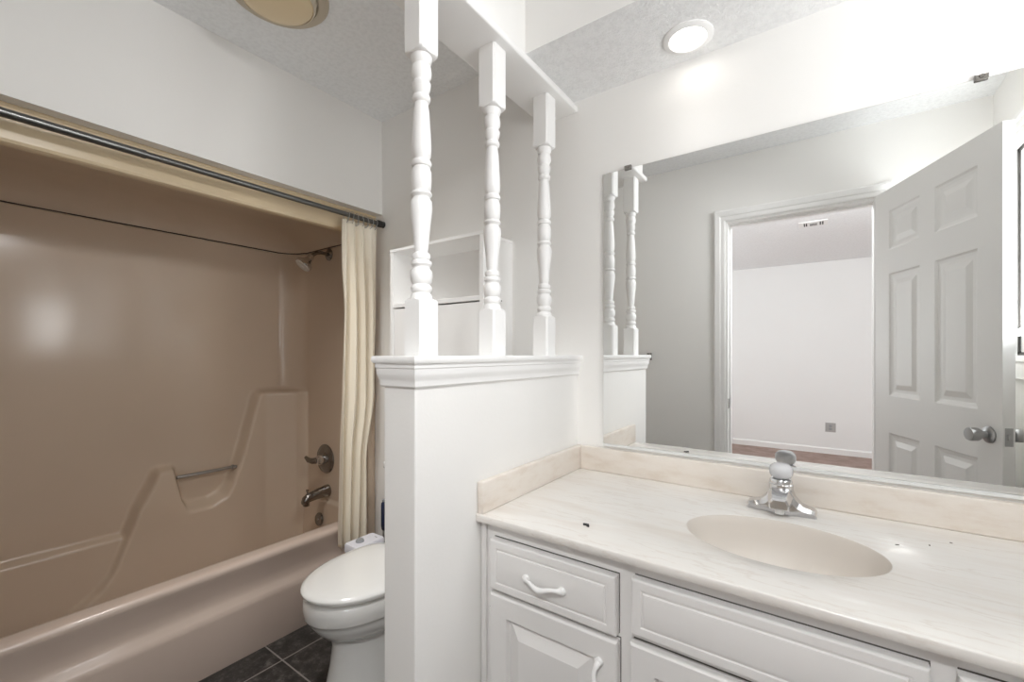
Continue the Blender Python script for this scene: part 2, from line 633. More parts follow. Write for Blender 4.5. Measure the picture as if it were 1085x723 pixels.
b.box(fx0, fx1, WY0, WY1, WZ0, WZ0 + 0.013)
b.box(fx0, fx1, WY0, WY1, WZ1 - 0.013, WZ1)
b.build('window_frame', DARKMETAL, wd)
b = MB()
b.box(XR - 0.0015, XR + 0.0005, WY0 + 0.018, WY1 - 0.018, WZ0 + 0.018, WZ1 - 0.018)
b.build('window_pane', PANE, wd)

# ------------------------------------------------------------------ bathtub and shower surround
XB, YE = -2.61, 1.40
su = thing('shower_tub_unit', 'tan moulded bathtub with a glossy shower surround', 'bathtub', (-2.25, 0.67, 0))

# back panel: relief over (y, z)
poly = np.array([(0.30, 0.0), (0.33, 0.10), (0.40, 0.165), (0.48, 0.215), (0.525, 0.27), (0.555, 0.34), (0.585, 0.42), (0.625, 0.53), (0.675, 0.63),
                 (0.695, 0.678), (0.715, 0.69), (0.772, 0.688), (0.788, 0.67), (0.803, 0.60), (0.822, 0.515), (0.845, 0.49), (0.925, 0.488), (0.975, 0.51), (1.012, 0.56),
                 (1.045, 0.65), (1.085, 0.79), (1.135, 0.985), (1.150, 1.02), (1.175, 1.033), (1.6, 1.033), (1.6, -0.2), (0.30, -0.2)])
ys = np.unique(np.concatenate([np.arange(YF + 0.002, YE, 0.0075), np.linspace(1.38, YE, 14)]))
zz = np.unique(np.concatenate([np.arange(0.06, 1.825, 0.0085), [1.825]]))
Yg, Zg = np.meshgrid(ys, zz)
def sdf(py, pz, poly):
    """Signed distance, positive inside."""
    d = np.full(py.shape, 1e9)
    ins = np.zeros(py.shape, bool)
    n = len(poly)
    for i in range(n):
        a, c = poly[i], poly[(i + 1) % n]
        e = c - a
        w0, w1 = py - a[0], pz - a[1]
        t = np.clip((w0 * e[0] + w1 * e[1]) / (e @ e), 0, 1)
        d = np.minimum(d, np.hypot(w0 - e[0] * t, w1 - e[1] * t))
        cond = (a[1] > pz) != (c[1] > pz)
        with np.errstate(divide='ignore', invalid='ignore'):
            xi = a[0] + (pz - a[1]) * e[0] / (e[1] if e[1] != 0 else 1e-9)
        ins ^= cond & (py < xi)
    return np.where(ins, d, -d)
def corner(y, r=0.115):
    """Quarter-round between the back and end panels, as an offset from the back plane."""
    t = np.clip((np.asarray(y, float) - (YE - r)) / r, 0, 1)
    return r - r * np.sqrt(np.clip(1 - t * t, 0, 1)) + 0.022 * sstep(t)
def sstep(x):
    x = np.clip(x, 0, 1)
    return x * x * (3 - 2 * x)
dipw = sstep((0.60 - Zg) / 0.06) * sstep((Yg - 0.80) / 0.03) * sstep((1.05 - Yg) / 0.05)
m_body = sstep((sdf(Yg, Zg, poly) + 0.002) / (0.030 + 0.020 * dipw))
up = corner(Yg)
raised = 0.07 + 0.055 * np.clip((Yg - 1.194) / 0.145, 0, 1) + np.maximum(0, corner(Yg, 0.062) - 0.022 * sstep((Yg - 1.338) / 0.062)) * 0.35
H_ = up + (raised - up) * m_body
deck = 0.035 * sstep((0.415 - Zg) / 0.02) * sstep((0.75 - Yg) / 0.06)
H_ = np.maximum(H_, deck)
foot = np.clip((0.40 - Zg) / 0.34, 0, 1)          # the basin wall leans in towards the floor
H_ = H_ + 0.05 * foot ** 1.5
b = MB()
b.grid([[(XB + H_[i, j], ys[j], zz[i]) for j in range(len(ys))] for i in range(len(zz))])
b.build('back_panel', TAN, su, 60)

# end panel with the taps, and its unseen twin at the near end
def end_panel(y, s):
    xs_ = np.linspace(XB + 0.137, -1.905, 16)
    zq = np.unique(np.concatenate([np.arange(0.06, 0.45, 0.008), np.linspace(0.45, 1.825, 20)]))
    rows = []
    for z in zq:
        e = 0.016 * float(sstep(np.array((0.413 - z) / 0.014))) + 0.045 * max(0, (0.40 - z) / 0.34) ** 1.4
        rows.append([(x, y - s * e, z) for x in xs_])
    b = MB()
    b.grid(rows)
    return b
end_panel(YE, 1).build('end_panel', TAN, su, 60)
end_panel(YF + 0.03, -1).build('end_panel', TAN, su, 60)  # unseen twin at the near end
# returns of the end panels to the room wall
b = MB()
b.box(-1.93, -1.905, YE, D - 0.002, 0.0, 1.83, 0.006)
b.build('side_flange', TAN, su, 40)

# tub shell: apron, rim, basin
prof = [(-1.903, 0.0), (-1.901, 0.03), (-1.897, 0.200), (-1.899, 0.212), (-1.906, 0.225), (-1.918, 0.243), (-1.923, 0.258), (-1.922, 0.290), (-1.912, 0.345),
        (-1.907, 0.362), (-1.906, 0.374), (-1.910, 0.383), (-1.919, 0.388), (-1.935, 0.389), (-1.970, 0.388), (-1.985, 0.386), (-1.996, 0.380), (-2.003, 0.368),
        (-2.012, 0.32), (-2.030, 0.18), (-2.050, 0.115), (-2.09, 0.08), (-2.16, 0.07), (-2.45, 0.068)]
b = MB()
yr = np.linspace(YF + 0.002, YE, 40)
b.grid([[(x, y, z) for y in yr] for x, z in prof])
o = b.build('tub', TUBM, su, 60)
o['label'] = 'pinkish tan tub apron and rim'

# dome cap over the surround
b = MB()
rows = []
for x in np.linspace(XB, -1.93, 36):
    row = []
    for y in np.linspace(YF + 0.002, YE, 60):
        cx = x - (XB + float(corner(y)))
        d = min(max(cx, 0), YE - y, y - YF)
        q = min(1, d / 0.22)
        row.append((max(x, XB + float(corner(y))), y, 1.832 + 0.105 * math.sqrt(max(0, 1 - (1 - q) ** 2)) ** 1.3))
    rows.append(row)
b.grid(rows)
b.build('dome_cap', TAN, su, 60)
# dark seam between cap and surround
b = MB()
pts = []
for y in list(np.linspace(YF + 0.008, YE, 70)):
    pts.append((XB + float(corner(y)) + 0.001, y, 1.829))
for x in np.linspace(XB + 0.137, -1.93, 12):
    pts.append((x, YE - 0.001, 1.829))
b.tube(pts, 0.0026, 8)
b.build('seam', mat('brown_seam', (0.075, 0.045, 0.03), 0.5), su, 60)
# cream front flange
b = MB()
fp = [(-1.93, 1.952), (-1.900, 1.952), (-1.900, 1.944), (-1.904, 1.940), (-1.904, 1.850), (-1.908, 1.841), (-1.918, 1.838), (-1.94, 1.838), (-1.94, 1.86)]
b.prism(fp, 'y', YF + 0.002, D - 0.002)
o = b.build('front_flange', CREAM, su)
o['label'] = 'cream front flange'
# soap bar across the notch
b = MB()
b.tube([(-2.563, 0.785, 0.626), (-2.563, 1.05, 0.626)], 0.0085, 16)
b.lathe([(0.013, 0), (0.013, 0.006), (0.009, 0.008)], (-2.563, 1.036, 0.626), (0, -1, 0), 20)
b.build('grab_bar', STEEL, su, 50)

# ---- shower fittings
sh = thing('shower_rose', 'chrome shower head on a bent arm above the tub', 'shower head', (-2.25, YE, 1.79))
b = MB()
b.lathe([(0.034, 0.0), (0.034, 0.004), (0.026, 0.010), (0.012, 0.012)], (-2.25, YE - 0.0005, 1.79), (0, -1, 0), 28)
b.build('flange', NICKEL, sh, 40)
b = MB()
arm = [(-2.25, 1.39, 1.79), (-2.25, 1.35, 1.792), (-2.25, 1.325, 1.786), (-2.25, 1.305, 1.772), (-2.25, 1.293, 1.757)]
b.tube(arm, 0.0095, 14)
b.build('arm', NICKEL, sh, 60)
b = MB()
ax = Vector((-0.12, -0.64, -0.76)).normalized()
p0 = Vector(arm[-1])
b.lathe([(0.013, -0.008), (0.017, 0.002), (0.017, 0.016), (0.020, 0.020), (0.025, 0.032), (0.041, 0.046), (0.045, 0.052), (0.045, 0.066), (0.041, 0.070)], p0, ax, 28)
b.build('head', CHROME, sh, 35)
b = MB()
b.lathe([(0.040, 0.0702), (0.036, 0.074), (0.015, 0.075), (0.012, 0.0785), (0.0, 0.079)], p0, ax, 28)
b.build('spray_face', mat('pale_spray_face', (0.62, 0.58, 0.52), 0.4), sh, 35)

vx = -2.285
sv = thing('shower_valve', 'round chrome single-lever shower valve above the tub spout', 'shower valve', (vx, YE - 0.0005, 0.637))
b = MB()
b.lathe([(0.082, 0.0), (0.082, 0.003), (0.076, 0.009), (0.05, 0.014), (0.03, 0.016)], (vx, YE - 0.0005, 0.637), (0, -1, 0), 40)
b.build('escutcheon', NICKEL, sv, 35)
b = MB()
b.lathe([(0.026, 0.014), (0.026, 0.045), (0.022, 0.055), (0.012, 0.060)], (vx, YE - 0.0005, 0.637), (0, -1, 0), 28)
b.build('hub', CHROME, sv, 35)
b = MB()
b.tube([(vx, YE - 0.050, 0.637), (vx - 0.025, YE - 0.066, 0.633), (vx - 0.048, YE - 0.074, 0.636), (vx - 0.072, YE - 0.080, 0.652)], [0.018, 0.017, 0.014, 0.008], 14)
b.build('lever', NICKEL, sv, 60)

ts = thing('tub_spout', 'dark chrome tub spout on the tub end wall', 'spout', (vx, YE, 0.47))
def oval(cx, y, cz, rx, rz, n=20):
    return [(cx + rx * math.cos(2 * math.pi * k / n), y, cz + rz * math.sin(2 * math.pi * k / n)) for k in range(n)]
sx, sz = -2.262, 0.462
b = MB()
b.loft([oval(sx, YE - 0.0005, sz, 0.032, 0.034), oval(sx, YE - 0.012, sz, 0.032, 0.034), oval(sx, YE - 0.05, sz - 0.002, 0.028, 0.030), oval(sx, YE - 0.10, sz - 0.008, 0.024, 0.026),
        oval(sx, YE - 0.125, sz - 0.014, 0.022, 0.025), oval(sx, YE - 0.143, sz - 0.022, 0.019, 0.021), oval(sx, YE - 0.150, sz - 0.030, 0.012, 0.012)])
b.lathe([(0.016, 0.0), (0.016, 0.022)], (sx, YE - 0.128, sz - 0.052), (0, 0, 1), 18)
b.build('spout_body', NICKEL, ts, 50)
b = MB()
b.lathe([(0.004, 0), (0.004, 0.018), (0.007, 0.02), (0.007, 0.028), (0.0, 0.03)], (sx, YE - 0.122, sz + 0.006), (0, 0, 1), 14)
b.build('diverter_knob', NICKEL, ts, 50)

ov = MB()
ov.lathe([(0.036, 0.0), (0.036, 0.004), (0.031, 0.009), (0.010, 0.011), (0.008, 0.014), (0.0, 0.015)], (-2.30, YE - 0.030, 0.30), (0, -1, 0.14), 32)
tag(ov.build('overflow_plate', NICKEL, smooth=35, base=(-2.30, YE - 0.03, 0.30)), 'small round chrome overflow plate below the tub spout', 'overflow plate')

# ---- curtain rod, rings and curtain
RX, RZ = -1.842, 1.899
rod = thing('shower_curtain_rod', 'dark metal shower curtain rod across the tub opening', 'curtain rod', (RX, 0.7, RZ))
b = MB()
b.lathe([(0.0130, 0), (0.0130, 0.47 - YF - 0.03)], (RX, YF + 0.03, RZ), (0, 1, 0), 20)
b.build('outer_tube', RODM, rod, 40)
b = MB()
b.lathe([(0.0112, 0), (0.0112, 1.425 - 0.47)], (RX, 0.47, RZ), (0, 1, 0), 20)
b.build('inner_tube', RODM, rod, 40)
b = MB()
b.lathe([(0.0138, 0), (0.0138, 0.012)], (RX, 0.466, RZ), (0, 1, 0), 20)
b.build('joint_collar', RODM, rod, 40)
for y0, y1 in ((YF, YF + 0.03), (1.412, D)):
    b = MB()
    b.lathe([(0.016, 0), (0.0175, 0.004), (0.0175, (y1 - y0) * 0.5), (0.0165, (y1 - y0) * 0.55), (0.0165, y1 - y0)], (RX, y0, RZ), (0, 1, 0), 20)
    b.build('rubber_end', RUBBER, rod, 40)

cu = thing('shower_curtain', 'cream shower curtain bunched at the tap end of the tub', 'shower curtain', (RX, 1.31, 0.31))
zt, zb = 1.873, 0.31
rows = []
NT = 150
def lerp_tab(t, tab):
    for (a, va), (c, vc) in zip(tab, tab[1:]):
        if t <= c:
            f = (t - a) / (c - a)
            f = f * f * (3 - 2 * f)
            return va + (vc - va) * f
    return tab[-1][1]
for i in range(90):
    z = zb + (zt - zb) * i / 89
    y0 = lerp_tab(z, [(0.3, 1.195), (0.8, 1.20), (1.5, 1.21), (1.9, 1.215)])
    y1 = lerp_tab(z, [(0.3, 1.345), (0.70, 1.350), (1.05, 1.405), (1.5, 1.415), (1.9, 1.415)])
    row = []
    for k in range(NT + 1):
        t = k / NT
        ph = 2 * math.pi * (3.6 * t ** (0.85 + 0.12 * math.sin(1.9 * z + 0.5)) + 0.16 * math.sin(2.3 * z + 5 * t) + 0.03 * math.sin(6 * z + 9 * t)) + 0.4
        amp = 0.015 + 0.015 * min(1, (zt - z) / 0.35) + 0.004 * math.sin(9 * t + 2 * z)
        x = RX + 0.001 + amp * (math.sin(ph) + 0.22 * math.sin(2 * ph + 1.0)) * (0.8 + 0.2 * math.sin(5 * t))
        yy = y0 + (y1 - y0) * (t + 0.018 * math.sin(ph * 2 + 0.7))
        row.append((max(min(x, -1.803), -1.886), yy, z))
    rows.append(row)
b = MB()
b.grid(rows)
o = b.build('curtain_cloth', CURT, cu, 80)
sm = o.modifiers.new('thickness', 'SOLIDIFY')
sm.thickness = 0.0018
for k in range(7):
    y = 1.235 + k * 0.0265
    b = MB()
    cz = RZ - 0.012
    b.tube([(RX + 0.0235 * math.sin(a) , y + 0.004 * math.sin(a * 2 + k), cz + 0.030 * math.cos(a)) for a in [2 * math.pi * q / 20 for q in range(20)]], 0.0015, 8, closed=True)
    b.build('curtain_ring', STEEL, cu, 80)

# ------------------------------------------------------------------ toilet, cabinet over it, bin, brush
TX = -1.395
to = thing('toilet', 'white toilet with closed lid between the tub and the half wall', 'toilet', (TX, 1.1, 0))
def egg(cx, yf, yb, rx, z, n=48, back=0.62, p=2.0):
    """Plan outline: rounded nose at yf, squarer back at yb."""
    yc = yf + (yb - yf) * 0.55
    yf -= 0.016
    if z > 0.25:
        z -= 0.016
    pts = []
    for k in range(n):
        a = 2 * math.pi * k / n
        ca, sa = math.cos(a), math.sin(a)
        if sa < 0:
            pts.append((cx + rx * ca, yc + (yc - yf) * sa, z))
        else:
            e = back
            pts.append((cx + rx * math.copysign(abs(ca) ** e, ca), yc + (yb - yc) * abs(sa) ** e, z))
    return pts
b = MB()
secs = [(0.0, 0.868, 1.33, 0.128), (0.012, 0.866, 1.33, 0.130), (0.04, 0.876, 1.33, 0.124), (0.12, 0.895, 1.32, 0.116), (0.19, 0.905, 1.31, 0.113), (0.235, 0.895, 1.30, 0.122), (0.258, 0.870, 1.28, 0.143),
        (0.290, 0.842, 1.27, 0.163), (0.318, 0.823, 1.26, 0.172), (0.332, 0.818, 1.255, 0.1735), (0.336, 0.811, 1.255, 0.178), (0.342, 0.808, 1.255, 0.181), (0.37, 0.806, 1.25, 0.183), (0.388, 0.808, 1.25, 0.182), (0.396, 0.815, 1.245, 0.176)]
b.loft([egg(TX, yf, yb, rx, z) for z, yf, yb, rx in secs])
b.build('bowl', PORC, to, 50)
b = MB()
b.loft([egg(TX, yf, yb, rx, z) for z, yf, yb, rx in ((0.398, 0.838, 1.20, 0.158), (0.402, 0.830, 1.205, 0.164), (0.412, 0.830, 1.205, 0.164), (0.416, 0.836, 1.20, 0.158))])
b.box(TX - 0.10, TX + 0.10, 1.18, 1.215, 0.380, 0.400, 0.004)
b.build('seat', PORC, to, 50)
b = MB()
b.loft([egg(TX, yf, yb, rx, z) for z, yf, yb, rx in ((0.417, 0.812, 1.225, 0.178), (0.419, 0.803, 1.232, 0.187), (0.427, 0.800, 1.235, 0.190), (0.432, 0.802, 1.234, 0.188), (0.438, 0.815, 1.225, 0.176), (0.443, 0.85, 1.20, 0.145), (0.446, 0.92, 1.15, 0.085), (0.4465, 0.98, 1.10, 0.03))])
b.build('lid', PORC, to, 50)
b = MB()
b.box(TX - 0.185, TX + 0.185, 1.255, 1.435, 0.375, 0.72, 0.022, 4)
b.build('tank', PORC, to, 40)
b = MB()
b.box(TX - 0.195, TX + 0.195, 1.245, 1.437, 0.72, 0.752, 0.010, 3)
b.build('tank_lid', PORC, to, 40)
b = MB()
b.lathe([(0.014, 0), (0.014, 0.008), (0.008, 0.012)], (TX - 0.13, 1.255, 0.66), (0, -1, 0), 18)
b.tube([(TX - 0.13, 1.243, 0.66), (TX - 0.09, 1.24, 0.655), (TX - 0.06, 1.24, 0.65)], [0.006, 0.005, 0.006], 10)
b.build('flush_lever', CHROME, to, 50)

cb = thing('wall_cabinet', 'white wall cabinet with an open upper shelf above the toilet', 'wall cabinet', (-1.29, D, 0.95))
cx0, cx1, cy0, cz0, cz1 = -1.556, -1.025, 1.262, 0.95, 1.692
b = MB()
t = 0.018
b.box(cx0, cx0 + t, cy0, D, cz0, cz1 - 0.012)
b.box(cx1 - t, cx1, cy0, D, cz0, cz1 - 0.012)
b.box(cx0 - 0.002, cx1 + 0.003, cy0 - 0.003, D, cz1 - 0.012, cz1, 0.001, 1)
b.box(cx0 + t, cx1 - t, cy0 + 0.01, D, cz0, cz0 + t)
b.box(cx0 + t, cx1 - t, D - 0.008, D, cz0 + t, cz1 - 0.012)
b.build('carcass', TRIM, cb)
b = MB()
b.box(cx0 + t, cx1 - t, cy0 + 0.002, D - 0.008, 1.434, 1.452, 0.001, 1)
b.build('shelf', TRIM, cb)
for xa, xb, s in ((cx0 + t + 0.002, -1.2915, 1), (-1.2895, cx1 - t - 0.002, -1)):
    b = MB()
    b.box(xa, xb, cy0 + 0.004, cy0 + 0.020, cz0 + t + 0.002, 1.428, 0.001, 1)
    d_ = b.build('cabinet_door', TRIM, cb)
    b = MB()
    kx = xb - 0.025 if s > 0 else xa + 0.025
    b.lathe([(0.006, 0), (0.006, 0.012), (0.013, 0.018), (0.013, 0.024), (0.008, 0.028)], (kx, cy0 + 0.004, 1.08), (0, -1, 0), 18)
    b.build('knob', TRIM, d_, 40)
b = MB()
b.lathe([(0.003, 0), (0.003, 0.0006)], (cx1, 1.375, 1.44), (1, 0, 0), 12)
b.build('shelf_pin_hole', BLACK, cb)
b = MB()
b.box(cx0 - 0.012, cx0, cy0 + 0.03, cy0 + 0.045, 1.535, 1.55, 0.003)
b.build('side_peg', TRIM, cb)

bn = thing('waste_bin', 'slim white bin with a grey knob between tub and toilet', 'bin', (-1.655, 1.19, 0))
b = MB()
def rrect(x0, x1, y0, y1, r, z, n=6):
    pts = []
    for cx_, cy_, a0 in ((x1 - r, y0 + r, -90), (x1 - r, y1 - r, 0), (x0 + r, y1 - r, 90), (x0 + r, y0 + r, 180)):
        for k in range(n + 1):
            a = R(a0 + 90 * k / n)
            pts.append((cx_ + r * math.cos(a), cy_ + r * math.sin(a), z))
    return pts
bx0, bx1, by0, by1 = -1.682, -1.590, 1.112, 1.262
b.loft([rrect(bx0 + 0.01, bx1 - 0.01, by0 + 0.01, by1 - 0.01, 0.012, 0.0), rrect(bx0 + 0.002, bx1 - 0.002, by0 + 0.002, by1 - 0.002, 0.012, 0.375)])
b.build('bin_body', PLASTIC, bn, 40)
b = MB()
b.loft([rrect(bx0, bx1, by0, by1, 0.012, 0.376), rrect(bx0, bx1, by0, by1, 0.012, 0.404), rrect(bx0 + 0.004, bx1 - 0.004, by0 + 0.004, by1 - 0.004, 0.010, 0.410)])
b.build('bin_lid', PLASTIC, bn, 40)
b = MB()
b.lathe([(0.018, 0), (0.018, 0.006), (0.014, 0.012), (0.004, 0.014)], (-1.640, 1.165, 0.410), (0, 0, 1), 22)
b.build('knob', GREY, bn, 40)
b = MB()
b.box(-1.632, -1.617, 1.235, 1.240, 0.4100, 0.4104)
b.build('lid_mark', GREY, bn)

tb_ = thing('toilet_brush', 'toilet brush with a navy blue handle standing beside the half wall', 'toilet brush', (-1.708, 1.345, 0))
bxx, byy = -1.706, 1.345
b = MB()
b.lathe([(0.045, 0), (0.05, 0.01), (0.048, 0.16), (0.050, 0.165), (0.044, 0.166), (0.042, 0.16)], (bxx, byy, 0), (0, 0, 1), 28)
b.build('holder', PLASTIC, tb_, 40)
b = MB()
b.lathe([(0.006, 0.10), (0.006, 0.40)], (bxx, byy, 0), (0, 0, 1), 14)
b.build('rod', STEEL, tb_, 40)
b = MB()
b.lathe([(0.006, 0.385), (0.011, 0.392), (0.013, 0.405), (0.0135, 0.50), (0.012, 0.516), (0.006, 0.522)], (bxx, byy, 0), (0, 0, 1), 20)
b.build('handle', NAVY, tb_, 40)
b = MB()
b.lathe([(0.005, 0.520), (0.009, 0.524), (0.009, 0.532), (0.004, 0.535)], (bxx, byy, 0), (0, 0, 1), 14)
b.build('handle_tip', GREY, tb_, 40)

# ------------------------------------------------------------------ spindles on the half wall
def zv(v):
    return 1.23 + (375.5 - v) * 0.002284
prof_px = [(319, 0.0255), (317, 0.0262), (314, 0.0262), (311, 0.0235), (309.5, 0.0240), (306, 0.0255), (304, 0.0240), (302, 0.0225), (299, 0.0245), (293, 0.0265), (288, 0.0255), (285, 0.0225), (283.5, 0.0225),
           (281, 0.0245), (277.5, 0.0240), (276, 0.0200), (275, 0.0205), (272, 0.0222), (269.5, 0.0205), (268, 0.0172), (262, 0.0174), (250, 0.0190), (238, 0.0222), (226, 0.0255), (220, 0.0262), (214, 0.0250), (211, 0.0225), (210, 0.0225),
           (207, 0.0256), (204.5, 0.0240), (203.5, 0.0220), (201, 0.0230), (192, 0.0243), (183, 0.0238), (178, 0.0218), (177, 0.0225), (174, 0.0245), (171.5, 0.0225), (170.5, 0.0205), (166, 0.0228), (160, 0.0238), (150, 0.0232), (135, 0.0210), (120, 0.0190), (110, 0.0182),
           (108.5, 0.0200), (105.5, 0.0222), (103, 0.0205), (101.5, 0.0180), (99, 0.0185), (95, 0.0215), (90, 0.0228), (87.5, 0.0212), (86, 0.0212), (82, 0.0238), (77, 0.0243), (72, 0.0225), (70, 0.0215), (67.5, 0.0235), (63, 0.0255), (59, 0.0250), (57, 0.024)]
radii = [r_ for _, r_ in prof_px]
for i in range(1, len(radii) - 1):      # cut the grooves between the beads deeper
    if radii[i] <= radii[i - 1] and radii[i] <= radii[i + 1]:
        prof_px[i] = (prof_px[i][0], radii[i] - 0.0026)
sp = thing('spindle', 'x', 'spindle', (-0.785, 0.730, 1.226), 'turned spindles on the half wall')
cx_, cy_ = -0.785, 0.730
hb = 0.0305
b = MB()
zt0 = 1.360
def sq(h, z):
    return [(cx_ - h, cy_ - h, z), (cx_ + h, cy_ - h, z), (cx_ + h, cy_ + h, z), (cx_ - h, cy_ + h, z)]
def shoulder(z0, z1, up_):
    """Square block whose turned end is rounded off from square to circle."""
    n = 32
    rings = []
    def ring(f, z, rr):
        pts = []
        for k in range(n):
            a = 2 * math.pi * (k + 0.5) / n
            c_, s_ = math.cos(a), math.sin(a)
            rs = hb / max(abs(c_), abs(s_))
            r_ = min(rs, rr)
            pts.append((cx_ + r_ * c_, cy_ + r_ * s_, z))
        return pts
    seq = [(z0, 1), (z1, 1)]
    rings.append(ring(0, z0, 1))
    rings.append(ring(0, z1 - up_ * 0.010, 1))
    for dz, rr in ((0.008, 0.0415), (0.005, 0.039), (0.002, 0.0355), (0.0, 0.031), (-0.001, 0.024)):
        rings.append(ring(0, z1 - up_ * dz, rr))
    return rings
b.loft(shoulder(1.226, zv(317.5), 1))
b.build('base_block', TRIM, sp, 25)
b = MB()
b.loft(shoulder(2.122, zv(61), -1))
b.build('top_block', TRIM, sp, 25)
b = MB()
b.lathe([(r_, zv(v_)) for v_, r_ in prof_px], (cx_, cy_, 0), (0, 0, 1), 40)
b.build('turned_shaft', TRIM, sp, 38)
labels = ['white turned spindle at the free end of the half wall, largest of three', 'white turned spindle in the middle of the half wall', 'white turned spindle next to the mirror wall, smallest of three']
for i, y in enumerate((0.730, 1.008, 1.303)):
    o = sp if i == 0 else copy_tree(sp)
    o.location = (-0.785, y, 1.226)
    o['label'] = labels[i]

# ------------------------------------------------------------------ mirror
mi = thing('wall_mirror', 'large frameless wall mirror above the vanity', 'mirror', (0.0, D, 0.919))
mx0, mx1, mz0, mz1 = -0.625, 0.60, 0.915, 1.867
b = MB()
b.box(mx0, mx1, D - 0.006, D - 0.0005, mz0, mz1, 0.0)
b.build('mirror_glass', MIRR, mi)
b = MB()
b.box(mx0, mx1, D - 0.0085, D, mz0 - 0.010, mz0 - 0.0005, 0.001, 1)
b.build('bottom_channel', mat('pale_aluminium', (0.78, 0.79, 0.78), 0.4, 0.15), mi)
for x in (-0.535, 0.305):
    b = MB()
    b.box(x - 0.012, x + 0.012, D - 0.011, D, mz1 - 0.006, mz1 + 0.010, 0.002, 2)
    b.lathe([(0.005, 0), (0.004, 0.002)], (x, D - 0.011, mz1 + 0.004), (0, -1, 0), 12)
    b.build('mirror_clip', NICKEL, mi)

# ------------------------------------------------------------------ vanity
CT, CB_ = 0.815, 0.795        # counter top and underside
CYF = 0.868                   # counter front edge
va = thing('vanity_cabinet', 'white painted vanity cabinet with drawers and raised-panel doors', 'vanity cabinet', (0, 1.15, 0))
FY = 0.896
VX0, VX1 = -0.729, XR - 0.001
b = MB()
b.box(VX0, VX1, FY, FY + 0.02, 0.10, CB_ - 0.0005)
b.box(VX0, VX0 + 0.016, FY + 0.02, D - 0.002, 0.10, CB_ - 0.0005)
b.box(VX1 - 0.016, VX1, FY + 0.02, D - 0.002, 0.10, CB_ - 0.0005)
b.box(VX0, VX1, FY + 0.02, D - 0.002, 0.10, 0.116)
b.box(VX0, VX1, FY + 0.06, FY + 0.075, 0.0, 0.10)
b.build('carcass', CAB, va)
b = MB()
b.box(VX0 + 0.002, VX0 + 0.017, FY - 0.010, FY, 0.0, CB_ - 0.002, 0.003)
b.build('filler_strip', CAB, va)

GAP_SHADE = MB()  # dark strips paint the gap shadow line above and beside each front
def front(name, x0, x1, z0, z1, kind):
    """Overlay front: rounded outer edge, then a recessed field (drawer) or raised panel (door)."""
    y = FY - 0.004
    b = MB()
    b.box(x0 + 0.012, x1 - 0.012, y - 0.002, FY - 0.0002, z0 + 0.012, z1 - 0.012)
    if kind == 'drawer':
        steps = [(0.0, 0.0), (0.0, 0.013), (0.0015, 0.016), (0.004, 0.0172), (0.019, 0.0175), (0.021, 0.0150), (0.024, 0.0150), (0.026, 0.0180), (0.030, 0.0190)]
    else:
        steps = [(0.0, 0.0), (0.0, 0.013), (0.0015, 0.016), (0.004, 0.018), (0.050, 0.018), (0.052, 0.0160), (0.055, 0.005), (0.059, 0.005), (0.090, 0.0195)]
    GAP_SHADE.box(x0 + 0.002, x1 + 0.002, FY - 0.0006, FY, z1 + 0.0003, z1 + 0.0028)
    GAP_SHADE.box(x1 + 0.0003, x1 + 0.0022, FY - 0.0006, FY, z0, z1)
    rings = []
    for ins, out in steps:
        yy = y - out
        rings.append([(x0 + ins, yy, z0 + ins), (x1 - ins, yy, z0 + ins), (x1 - ins, yy, z1 - ins), (x0 + ins, yy, z1 - ins)])
    b.loft(rings)
    return b.build(name, CAB, va, 20)
def pull(parent, x, z, vertical=False):
    y = FY - 0.0232
    b = MB()
    pts, rs = [], []
    for k in range(25):
        t = -1 + 2 * k / 24
        out = 0.022 * (1 - t * t) ** 0.55
        wave = 0.004 * math.cos(math.pi * t * 1.5)
        r_ = 0.0048 + 0.0022 * math.exp(-(t * 3) ** 2) + 0.002 * (abs(t) > 0.85)
        p = (x + 0.048 * t, y - out - 0.002, z - wave) if not vertical else (x + wave, y - out - 0.002, z + 0.048 * t)
        pts.append(p)
        rs.append(r_)
    b.tube(pts, rs, 12)
    for s in (-1, 1):
        c = (x + s * 0.049, y - 0.001, z) if not vertical else (x, y - 0.001, z + s * 0.049)
        b.lathe([(0.0095, -0.001), (0.0095, 0.003), (0.006, 0.006)], c, (0, -1, 0), 16)
    b.build('handle', TRIM, parent, 60)
d1 = front('drawer', -0.690, -0.352, 0.630, 0.757, 'drawer')
pull(d1, -0.527, 0.690)
dA = front('door', -0.689, -0.349, 0.115, 0.620, 'door')
pull(dA, -0.388, 0.518, True)
for z in (0.555, 0.18):
    b = MB()
    b.box(-0.6965, -0.6895, FY - 0.012, FY, z - 0.022, z + 0.022, 0.0015)
    b.lathe([(0.003, -0.024), (0.003, 0.024)], (-0.693, FY - 0.013, z), (0, 0, 1), 10)
    b.build('hinge', CAB, dA)
front('false_drawer_front', -0.318, 0.134, 0.650, 0.766, 'drawer')
dB = front('door', -0.321, -0.096, 0.115, 0.632, 'door')
pull(dB, -0.135, 0.518, True)
dC = front('door', -0.090, 0.134, 0.115, 0.632, 'door')
pull(dC, -0.052, 0.518, True)
d2 = front('drawer', 0.163, 0.50, 0.640, 0.769, 'drawer')
pull(d2, 0.33, 0.70)
dD = front('door', 0.163, 0.50, 0.115, 0.625, 'door')
pull(dD, 0.205, 0.518, True)

o = GAP_SHADE.build('gap_shade_lines', mat('gap_shade', (0.10, 0.09, 0.082), 0.8), va)
o['label'] = 'dark strips painted as gap shade round the fronts'
